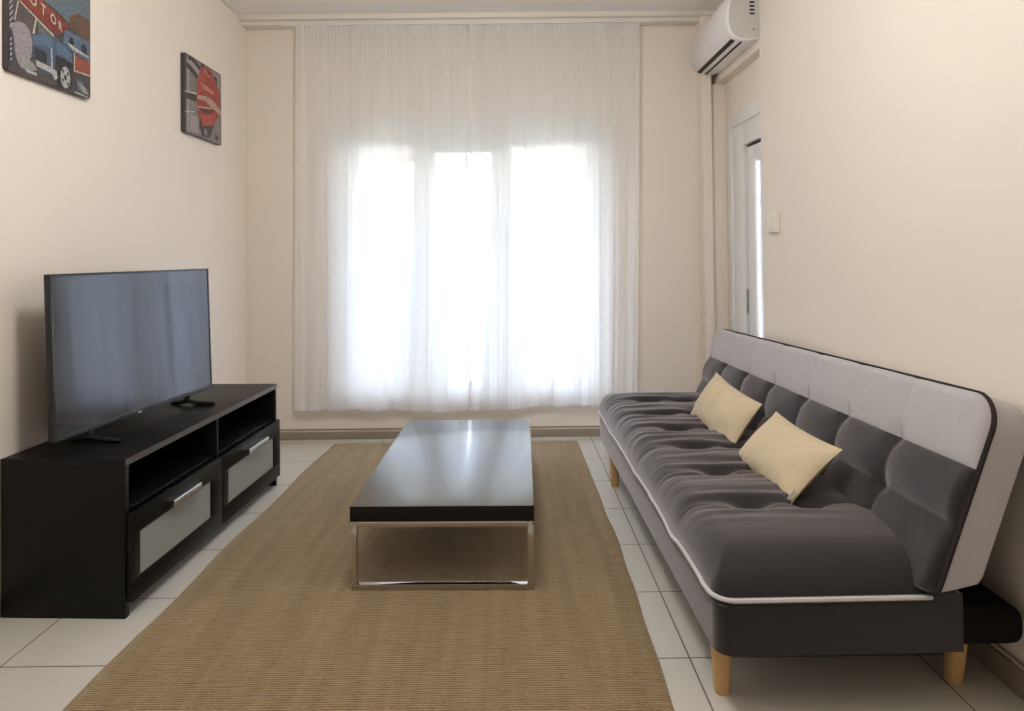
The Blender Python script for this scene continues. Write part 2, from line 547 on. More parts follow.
# ---------------------------------------------------------------------- rug
b = nb()
NX, NY = 60, 120
def rug_pt(u, v):
    y = 1.15 + v * (4.068 - 1.15)
    xl = -1.165 + .055 * max(0, (v - .3) / .7) ** 1.3 + .006 * math.sin(v * 21)
    xr = .405 + .022 * (1 - abs(2 * v - 1.1)) + .010 * noise.noise(Vector((v * 9, 3.1, 0)))
    x = xl + (xr - xl) * u
    y += .004 * noise.noise(Vector((u * 8, v * 2, 5))) * (1 if v > .9 else 0)
    # worn rounded corners
    c = .03
    dx = min(x - xl, xr - x); dy = min(y - 1.15, 4.068 - y)
    return x, y
rows_t = []
for j in range(NY + 1):
    row = []
    for i in range(NX + 1):
        x, y = rug_pt(i / NX, j / NY)
        z = .009 + .0012 * noise.noise(Vector((x * 5, y * 5, 0)))
        if i in (0, NX) or j in (0, NY):
            z = .005
        row.append(b.verts.new((x, y, z)))
    rows_t.append(row)
grid_faces(b, rows_t)
edge = rows_t[0][:] + [r_[-1] for r_ in rows_t[1:]] + rows_t[-1][-2::-1] + [r_[0] for r_ in rows_t[-2:0:-1]]
low = [b.verts.new((v.co.x, v.co.y, .0005)) for v in edge]
grid_faces(b, [edge, low], True)
b.faces.new(low)
o = obj('rug', b, M['rug'], ang=80)
tag(o, 'large woven jute rug in natural tan under the coffee table', 'rug')

# ------------------------------------------------------------- coffee table
t = tag(empty('coffee_table', (-.565, 2.269, 0.0108), -.0184), 'low black coffee table with chrome sled legs on the jute rug', 'coffee table')
W, L, H = .640, 1.169, .2915
tt_ = obj('table_top', bx(0, W, 0, L, H - .054, H, bev=.002), [M['table'], M['edge_band']], t)
for p in tt_.data.polygons:
    if p.normal.z < .5:
        p.material_index = 1
for y0 in (.004, L - .026):
    b = nb()
    c = .020
    box(b, .003, .003 + c, y0, y0 + c, 0, H - .054, bev=.0015)
    box(b, W - .003 - c, W - .003, y0, y0 + c, 0, H - .054, bev=.0015)
    box(b, .003 + c, W - .003 - c, y0, y0 + c, 0, c, bev=.0015)
    box(b, .003 + c, W - .003 - c, y0, y0 + c, H - .054 - c, H - .0545, bev=.0015)
    obj('sled_leg', b, M['chrome'], t)

# ----------------------------------------------------------------- TV bench
# local axes: x = depth (0 at the front, negative to the wall), y = along the front
tb = tag(empty('tv_bench', (-1.261, 2.1313, 0), -.0413), 'black wooden TV bench with two frosted glass drawers and open shelves', 'tv stand')
L, H, D = 1.235, .518, .417
obj('top_panel', bx(-D, 0.002, -.002, L + .002, H - .024, H, bev=.0015), [M['black_wood']], tb)
o = obj('edge_strip', bx(.0018, .0035, 0, L, H - .022, H - .002), M['black_edge'], tb)
for y0 in (0, L - .02):
    obj('side_panel', bx(-D, 0, y0, y0 + .02, 0, H - .024, bev=.001), M['black_wood'], tb)
obj('divider', bx(-D, -.001, L / 2 - .008, L / 2 + .008, .05, H - .024, bev=.001), M['black_wood'], tb)
obj('back_panel', bx(-D, -D + .008, .02, L - .02, .05, H - .024), M['black_wood'], tb)
for y0, y1 in ((.02, L / 2 - .008), (L / 2 + .008, L - .02)):
    obj('shelf', bx(-D + .008, -.012, y0, y1, .332, .346, bev=.001), M['black_wood'], tb)
for y0, y1, g0, g1, h0, h1 in ((.006, L / 2 - .002, .052, .527, .205, .395), (L / 2 + .002, L - .004, .672, 1.155, .815, 1.025)):
    b = nb()
    z0, z1, gz0, gz1 = .050, .337, .118, .265
    box(b, .001, .019, y0, y1, gz1, z1, bev=.0015)
    box(b, .001, .019, y0, y1, z0, gz0, bev=.0015)
    box(b, .001, .019, y0, g0, gz0, gz1, bev=.0012)
    box(b, .001, .019, g1, y1, gz0, gz1, bev=.0012)
    # drawer box behind the front
    box(b, -.34, .001, y0 + .03, y1 - .03, z0 + .012, z0 + .02)
    box(b, -.34, .001, y0 + .03, y0 + .042, z0 + .02, .25)
    box(b, -.34, .001, y1 - .042, y1 - .03, z0 + .02, .25)
    dr = obj('drawer', b, M['black_wood'], tb)
    obj('glass_panel', bx(.006, .013, g0, g1, gz0, gz1), M['frost'], dr)
    b = nb()
    prof = [(.019, .318), (.046, .318), (.048, .315), (.048, .293), (.044, .291), (.042, .294), (.042, .312), (.019, .312)]
    prism(b, prof, lambda u, v, t: Vector((u, t, v - .012)), h0, h1)
    obj('handle', b, M['metal'], dr)

# ----------------------------------------------------------------------- TV
ax_, ay_ = -1.518, 2.170
bx_, by_ = -1.408, 3.070
TL = math.hypot(bx_ - ax_, by_ - ay_)
rz_ = -math.atan2(bx_ - ax_, by_ - ay_)
# local: y along the screen (near to far), x = screen normal, z up
tv = tag(empty('television', (ax_, ay_, .518), rz_), 'black flat screen television standing on the TV bench', 'television')
Z0, Z1 = .044, .603
lean = .030
def lp(x, y, z):
    return Vector((x - lean * (z - Z0), y, z))
def lbox(bm, x0, x1, y0, y1, z0, z1, bev=0):
    c = nb()
    box(c, x0, x1, y0, y1, z0, z1, bev=bev)
    for v in c.verts:
        v.co = lp(*v.co)
    me = bpy.data.meshes.new('tmp'); c.to_mesh(me); c.free()
    bm.from_mesh(me); bpy.data.meshes.remove(me)
b = nb()
lbox(b, -.022, .0, 0, TL, Z0, Z1, bev=.003)
lbox(b, -.060, -.020, .12, TL - .12, Z0 + .03, Z0 + .33, bev=.012)
obj('casing', b, M['tv_body'], tv)
b = nb()
lbox(b, 0, .004, 0, .008, Z0, Z1, bev=.001)
lbox(b, 0, .004, TL - .008, TL, Z0, Z1, bev=.001)
lbox(b, 0, .004, .008, TL - .008, Z1 - .008, Z1, bev=.001)
lbox(b, 0, .005, .008, TL - .008, Z0, Z0 + .017, bev=.001)
obj('bezel', b, M['tv_bezel'], tv)
b = nb(); lbox(b, 0, .0016, .008, TL - .008, Z0 + .017, Z1 - .008)
obj('screen', b, M['screen'], tv)
b = nb(); lbox(b, .0045, .0062, TL * .44, TL * .44 + .020, Z0 + .001, Z0 + .009, bev=.0006)
obj('badge', b, M['led'], tv)
for y0, sgn in ((.17, 1), (TL - .17, -1)):
    b = nb()
    tube(b, [(-.012, y0, Z0 + .01), (-.008, y0, .02), (.03, y0 - sgn * .002, .010), (.115, y0 - sgn * .004, .008)], [.012, .012, .010, .0075], 8)
    tube(b, [(-.012, y0, .02), (-.05, y0, .010), (-.085, y0, .008)], [.012, .010, .0075], 8)
    obj('stand_foot', b, M['tv_body'], tv)

# --------------------------------------------------------------------- sofa
so = tag(empty('sofa_bed', (.513, 1.65, 0), .012), 'charcoal sofa bed with light grey top band and pale wooden legs', 'sofa')
SL = 2.0
SEAMS = [.37, .67, .95, 1.22, 1.49, 1.77]
SD = .62                                  # seat depth
# base
b = nb()
prism(b, [(x + .300, y + SL / 2) if x < 0 else (.585, y + SL / 2 + (.045 if y > 0 else -.045) * 0) for x, y in sqloop(.60, SL, .045, 5) if x < 0] + [(.585, 0), (.585, SL)][:0] + [(.628, .0), (.628, SL)], lambda u, v, t: Vector((u, v, t)), .150, .296)
obj('base', b, M['fabric'], so)
b = nb()
box(b, .49, .800, .002, SL - .002, .152, .250, bev=.035, seg=4)
obj('rear_frame', b, M['black_cloth'], so)
# seat pad
def inset(y, r=.05):
    d = min(y, SL - y)
    if d >= r:
        return 0.0
    return r - math.sqrt(max(0, r * r - (r - d) ** 2))
def seat_z(x, y, e):
    """Height of the seat; e = distance to the outline."""
    R = .085
    k = max(0.0, 1 - e / R)
    prof = math.sqrt(max(0, 1 - k ** 2.2))
    z = .296 + .082 * prof
    # the end of the pad near the window and near the camera rolls off softly
    z -= .020 * math.exp(-(y / .16) ** 2)
    edges = [0] + SEAMS + [SL]
    for a, c in zip(edges[:-1], edges[1:]):
        if a <= y <= c:
            f = (y - a) / (c - a)
            z += .020 * math.sqrt(max(0, math.sin(PI * f))) * prof
            break
    z += .010 * math.sin(PI * min(1, x / SD)) * prof
    for ys in SEAMS:
        dy = y - ys
        if abs(dy) < .2:
            for xt in (.225, .405):
                z -= .034 * math.exp(-((x - xt) / .055) ** 2 - (dy / .045) ** 2) * prof
                # gathers running from the tuft
                z += .005 * math.sin(dy * 95 + xt * 9) * math.exp(-((x - xt + .06) / .12) ** 2 - (dy / .11) ** 2) * prof
    wr = noise.noise(Vector((x * 3.0, y * 15, 1.3))) * .008 + noise.noise(Vector((x * 5, y * 34, 4.1))) * .004
    fade = min(1, max(.12, (y - .25) / .5))
    z += wr * prof * fade * (1.1 - .5 * min(1, x / SD))
    return z
NU, NV = 72, 330
b = nb()
rows = []
for j in range(NV + 1):
    q = j / NV
    # denser rows at both ends
    y = SL * (q - .025 * math.sin(2 * PI * q))
    x0 = inset(y) - .004
    row = []
    for i in range(NU + 1):
        s = i / NU
        s = s ** 1.45
        x = x0 + (SD - x0) * s
        e = min(x - x0, y * .62, SL - y)
        row.append(b.verts.new((x, y, seat_z(x, y, max(0, e)))))
    rows.append(row)
grid_faces(b, rows)
edge = rows[0][:] + [r_[-1] for r_ in rows[1:]] + rows[-1][-2::-1] + [r_[0] for r_ in rows[-2:0:-1]]
low = [b.verts.new((v.co.x, v.co.y, .272)) for v in edge]
grid_faces(b, [edge, low], True)
b.faces.new(low)
n0 = len(b.faces)
for ys in SEAMS:
    tube(b, [(x, ys, seat_z(x, ys, x + .004) + .0002) for x in [.012 + .57 * k / 60 for k in range(61)]], .0012, 5)
b.faces.ensure_lookup_table()
for q in range(n0, len(b.faces)):
    b.faces[q].material_index = 1
seat = obj('seat_pad', b, [M['fabric'], M['seam_dark']], so, ang=180)
# pale piping round the front and the two ends
b = nb()
pp = [(.545, -.005)]
for k in range(13):
    pp.append((.53 - .48 * k / 12, -.006))
for k in range(1, 7):
    a = PI / 2 * k / 6
    pp.append((.05 - .056 * math.sin(a), .05 - .056 * math.cos(a)))
n = 60
for k in range(1, n):
    y = .05 + (SL - .1) * k / n
    pp.append((-.006 - .004 * max(0, math.sin(y * 21)) ** 6, y))
for k in range(0, 7):
    a = PI / 2 * k / 6
    pp.append((.05 - .056 * math.cos(a), SL - .05 + .056 * math.sin(a)))
for k in range(1, 13):
    pp.append((.05 + .48 * k / 12, SL + .006))
def pz(y):
    return .292 + .004 * math.sin(y * 11) * min(1, y * 2) - (.012 * math.exp(-((y - .42) / .05) ** 2))
tube(b, [(x, y, pz(max(0, min(SL, y)))) for x, y in pp], .0062, 8)
obj('piping', b, M['piping_light'], seat)

# backrest
A0, A1 = -.035, 2.0
LEAN = math.radians(20)
TH = .094
ROWS = [0, .35, .64, 1.0]
BSEAM = [.285, .575, .865, 1.165, 1.455, 1.735]
def hb(a):
    return 0.523 - .060 * (a - A0) / (A1 - A0)
def bpos(a, t, c):
    """a along the sofa, t 0..1 up the slab, c out along the front normal."""
    h = t * hb(a)
    x = .542 + h * math.sin(LEAN) - c * math.cos(LEAN)
    z = .302 + h * math.cos(LEAN) + c * math.sin(LEAN)
    return Vector((x, a, z))
RC = .085
def ends(t):
    """Inset of the two ends near the rounded top corners."""
    d = (1 - t) * .5
    if d >= RC:
        i = 0.0
    else:
        i = RC - math.sqrt(max(0, RC * RC - (RC - d) ** 2))
    d2 = t * .5
    if d2 < .03:
        i = max(i, .03 - math.sqrt(max(0, .0009 - (.03 - d2) ** 2)))
    return A0 + i, A1 - i
def puff(a, t, e):
    cols = [A0] + BSEAM + [A1]
    fx = fy = .5
    for p, q in zip(cols[:-1], cols[1:]):
        if p <= a <= q:
            fx = (a - p) / (q - p); break
    jr = 0
    for j, (p, q) in enumerate(zip(ROWS[:-1], ROWS[1:])):
        if p <= t <= q:
            fy = (t - p) / (q - p); jr = j; break
    sx = math.sin(PI * fx) ** .55 if 0 < fx < 1 else 0
    first = a < BSEAM[0]; last = a > BSEAM[-1]
    if first:
        sx = max(sx, min(1, 1.0) if fx < .5 else sx)
    if last:
        sx = max(sx, 1.0 if fx > .5 else sx)
    if jr == 2:
        sy = math.sin(PI / 2 * (.0 + fy)) ** .6 if fy < 1 else 1
    elif jr == 0:
        sy = math.sin(PI / 2 * (1 - fy)) ** .6 if fy < 1 else 0
    else:
        sy = math.sin(PI * fy) ** .6 if 0 < fy < 1 else 0
    k = min(1, e / .028)
    edge = math.sqrt(max(0, 1 - (1 - k) ** 2))
    h = .004 + edge * (.012 + .020 * sx * sy)
    if jr == 2 and fy > .3:
        h += 0
    for s in BSEAM:
        for tr in ROWS[1:3]:
            da, dt = a - s, (t - tr) * .5
            h -= .016 * math.exp(-(da / .03) ** 2 - (dt / .03) ** 2)
    h += .0025 * noise.noise(Vector((a * 9, t * 7, 2)))
    return h
def front(t0, t1, nt, mat_, parent):
    b = nb()
    rows = []
    NA = 300
    for j in range(nt + 1):
        t = t0 + (t1 - t0) * j / nt
        if t1 == 1.0:
            t = t0 + (t1 - t0) * math.sin(PI / 2 * j / nt) ** 1.0
        e0, e1 = ends(t)
        row = []
        for i in range(NA + 1):
            q = i / NA
            q = q - .03 * math.sin(2 * PI * q) / 1.0 * .9
            a = e0 + (e1 - e0) * q
            e = min(a - e0, e1 - a, (1 - t) * .5, t * .5 + .02)
            row.append(b.verts.new(bpos(a, t, puff(a, t, max(0, e)))))
        rows.append(row)
    grid_faces(b, rows)
    n0 = len(b.faces)
    for s in BSEAM:
        pts = [bpos(s, t, puff(s, t, min((1 - t) * .5, t * .5 + .02)) + .0002) for t in [t0 + .003 + (t1 - t0 - (.03 if t1 == 1 else .006)) * k / 40 for k in range(41)]]
        tube(b, pts, .0013, 5)
    if t0 == 0:
        e0, e1 = ends(.35)
        tube(b, [bpos(a, .35, puff(a, .35, min(a - e0, e1 - a, .17)) + .0002) for a in [e0 + .03 + (e1 - e0 - .06) * k / 240 for k in range(241)]], .0011, 5)
    b.faces.ensure_lookup_table()
    for q in range(n0, len(b.faces)):
        b.faces[q].material_index = 1
    return obj('front_panel', b, [mat_, M['seam_light'] if t1 == 1 else M['seam_dark']], parent, ang=180)
back = front(0, .64, 60, M['fabric'], so)
back.name = 'backrest'
up = front(.64, 1.0, 44, M['fabric_light'], back)
up.name = 'upper_band'
# light boxing round the slab and its dark back
out = []
NT = 90
tt = [math.sin(PI / 2 * k / NT) for k in range(NT + 1)]
for t in tt:
    out.append((ends(t)[0], t))
for k in range(1, 60):
    e0, e1 = ends(1.0)
    out.append((e0 + (e1 - e0) * k / 60, 1.0))
for t in reversed(tt):
    out.append((ends(t)[1], t))
b = nb()
r0 = [b.verts.new(bpos(a, t, .004)) for a, t in out]
r1 = [b.verts.new(bpos(a, t + .04 * max(0, 1 - t / .2), -.03)) for a, t in out]
r2 = [b.verts.new(bpos(a, t + .11 * max(0, 1 - t / .2), -TH + .012)) for a, t in out]
r3 = [b.verts.new(bpos(a + (.008 if a < 1 else -.008), t - .012 if t > .5 else t + .15 * max(0, 1 - t / .2), -TH)) for a, t in out]
grid_faces(b, [r0, r1, r2, r3])
obj('side_boxing', b, M['fabric_light'], back, ang=50)
b = nb()
r3 = [b.verts.new(bpos(a + (.008 if a < 1 else -.008), t - .012 if t > .5 else t + .15 * max(0, 1 - t / .2), -TH)) for a, t in out]
b.faces.new(r3)
r4 = [b.verts.new(bpos(A0 + .04 + (A1 - A0 - .08) * k / 20, .01, .002)) for k in range(21)]
r5 = [b.verts.new(bpos(A0 + .04 + (A1 - A0 - .08) * k / 20, .15, -TH)) for k in range(21)]
grid_faces(b, [r4, r5])
obj('rear_cover', b, M['piping_dark'], back, ang=50)
b = nb()
tube(b, [bpos(a, t, .006) for a, t in out], .0066, 8)
obj('piping', b, M['piping_dark'], back)
# legs
for lx, ly, dx, dy in ((.040, .095, 0, 0), (.690, .115, -.012, 0), (.024, 1.635, 0, 0), (.690, 1.60, -.012, 0)):
    b = nb()
    rows = []
    for z, s, o_ in ((0, .034, 1), (.004, .038, 1), (.06, .043, .5), (.145, .049, 0), (.156, .049, 0)):
        rows.append([b.verts.new((lx + dx * o_ + u, ly + v, z)) for u, v in sqloop(s, s, s * .32, 4)])
    grid_faces(b, rows, True)
    b.faces.new(rows[0]); b.faces.new(rows[-1])
    obj('leg', b, M['beech'], so)

# ------------------------------------------------------------------ pillows
def pillow(label, cen, u, v, wid, hgt, thick, crease, seed, label_tag=False):
    u = Vector(u).normalized(); v = Vector(v)
    n = u.cross(v).normalized(); v = n.cross(u).normalized()
    if n.z < 0:
        n = -n
    root = empty('throw_pillow', cen)
    mrot = Matrix((u, v, n)).transposed()
    root.rotation_euler = mrot.to_euler()
    tag(root, label, 'cushion', 'beige throw pillows on the sofa')
    NP, NQ = 56, 40
    def P(i, j, side):
        a, c = 2 * i / NP - 1, 2 * j / NQ - 1
        a = math.sin(a * PI / 2); c = math.sin(c * PI / 2)
        # pinched corners, bowed edges
        x = a * wid / 2 * (1 - .055 * (1 - a * a) * 0 - .07 * (1 - c * c) * a * a)
        y = c * hgt / 2 * (1 - .10 * (1 - a * a) * c * c)
        th = (max(0, 1 - a ** 2) ** .62) * (max(0, 1 - c ** 2) ** .62)
        z = thick / 2 * th
        z += .006 * th * noise.noise(Vector((a * 2.2 + seed, c * 2.2, side)))
        # pulls near the seams
        z += .006 * math.sin(a * 26 + seed) * math.exp(-((abs(c) - .85) / .16) ** 2) * th
        if crease:
            dd = a + .12 * c - .02
            z -= .030 * math.exp(-(dd / .10) ** 2) * th * (1 - .25 * c)
        return Vector((x, y, side * z))
    b = nb()
    top = [[b.verts.new(P(i, j, 1)) for i in range(NP + 1)] for j in range(NQ + 1)]
    bot = [[top[j][i] if i in (0, NP) or j in (0, NQ) else b.verts.new(P(i, j, -1)) for i in range(NP + 1)] for j in range(NQ + 1)]
    grid_faces(b, top); grid_faces(b, bot)
    obj('cover', b, M['pillow'], root, ang=180)
    b = nb()
    ring = [top[0][i] for i in range(0)]
    pts = [P(i, 0, 1) for i in range(NP)] + [P(NP, j, 1) for j in range(NQ)] + [P(NP - i, NQ, 1) for i in range(NP)] + [P(0, NQ - j, 1) for j in range(NQ)]
    tube(b, pts[::2], .0022, 6, closed=True)
    obj('seam', b, M['pillow'], root)
    if label_tag:
        b = nb()
        rows = []
        c0 = P(NP, 8, 1)
        for k in range(7):
            q = k / 6
            rows.append([b.verts.new(c0 + Vector((-.004 + .044 * q, -.010 + .034 * s - .004 * q, .008 + .034 * q + .006 * math.sin(q * 2.4)))) for s in (0, .33, .66, 1)])
        grid_faces(b, rows)
        r_ = bmesh.ops.solidify(b, geom=b.faces[:], thickness=.0012)
        o = obj('care_label', b, M['label'], root)
        o['label'] = 'white care label'
    return root
pillow('beige throw pillow with white care label, nearer the camera on the sofa', (.944, 2.275, .463), (.02, -.425, -.010), (.145, .055, .150), .455, .242, .125, False, 1.7, True)
pillow('beige throw pillow with a crease down its middle, farther along the sofa', (.944, 2.915, .464), (.01, -.50, -.028), (.10, .09, .165), .55, .245, .13, True, 4.2)

# ---------------------------------------------------------- air conditioner
ac = tag(empty('air_conditioner', (XR, 3.405, 2.285)), 'white split air conditioner mounted high on right wall above the door', 'air conditioner')
ACL = .685
prof = [(0, .008), (-.055, .0), (-.110, .004), (-.145, .020), (-.165, .046), (-.175, .080), (-.177, .13), (-.170, .20), (-.140, .262), (-.11, .285), (-.05, .290), (0, .290)]
b = nb()
def acp(u, v, t):
    return Vector((u, t, v))
rows = []
for t, s in ((0, .90), (.006, .97), (.016, 1), (ACL - .016, 1), (ACL - .006, .97), (ACL, .90)):
    rows.append([b.verts.new((u * (s if u < 0 else 1), t, .145 + (v - .145) * s)) for u, v in prof])
grid_faces(b, rows, True)
b.faces.new(rows[-1])
obj('casing', b, M['ac'], ac, ang=30)
b = nb()
prism(b, [(u * .905, .145 + (v - .145) * .905) for u, v in prof], acp, -.004, .004)
sc_ = obj('side_cover', b, M['ac_side'], ac, ang=30)
for k in range(6):
    z = .235 - k * .020
    obj('side_vent', bx(-.052, -.026, -.0055, -.003, z, z + .010), M['slot'], sc_)
b = nb()
c = bmesh.ops.create_cone(b, cap_ends=True, segments=12, radius1=.004, radius2=.004, depth=.003)
for v in b.verts:
    v.co = Vector((v.co.x - .032, -.0048 + v.co.z, v.co.y + .055))
obj('screw', b, M['slot'], sc_)
# two air slots in the curved underside
def slot(p0, p1, y0, y1):
    b = nb()
    (u0, v0), (u1, v1) = p0, p1
    n_ = Vector((v1 - v0, -(u1 - u0))); n_.normalize()
    if n_.y > 0:
        n_ = -n_
    o0 = n_ * .0018
    for (t) in (0,):
        q = [(u0 + o0.x, v0 + o0.y), (u1 + o0.x, v1 + o0.y), (u1 - o0.x * 2, v1 - o0.y * 2), (u0 - o0.x * 2, v0 - o0.y * 2)]
        prism(b, q, acp, y0, y1)
    return b
obj('air_slot', slot((-.141, .0182), (-.119, .0081), .03, ACL - .03), M['slot'], ac)
obj('air_slot', slot((-.094, .0028), (-.080, .0018), .03, ACL - .03), M['slot'], ac)
b = nb()
bmesh.ops.create_uvsphere(b, u_segments=10, v_segments=6, radius=.005)
for v in b.verts:
    v.co = Vector((-.1765 + v.co.x * .3, .30 + v.co.y, .115 + v.co.z))
obj('sensor', b, M['ac_side'], ac)

# ------------------------------------------------------------- light switch
ls = tag(empty('light_switch', (XR, 3.235, 1.315)), 'small cream light switch on right wall above the sofa', 'light switch')
obj('plate', bx(-.020, 0, -.055, .055, -.050, .050, bev=.006, seg=3), M['switch'], ls)
obj('rocker', bx(-.025, -.019, -.030, .030, -.032, .032, bev=.002), M['switch'], ls)

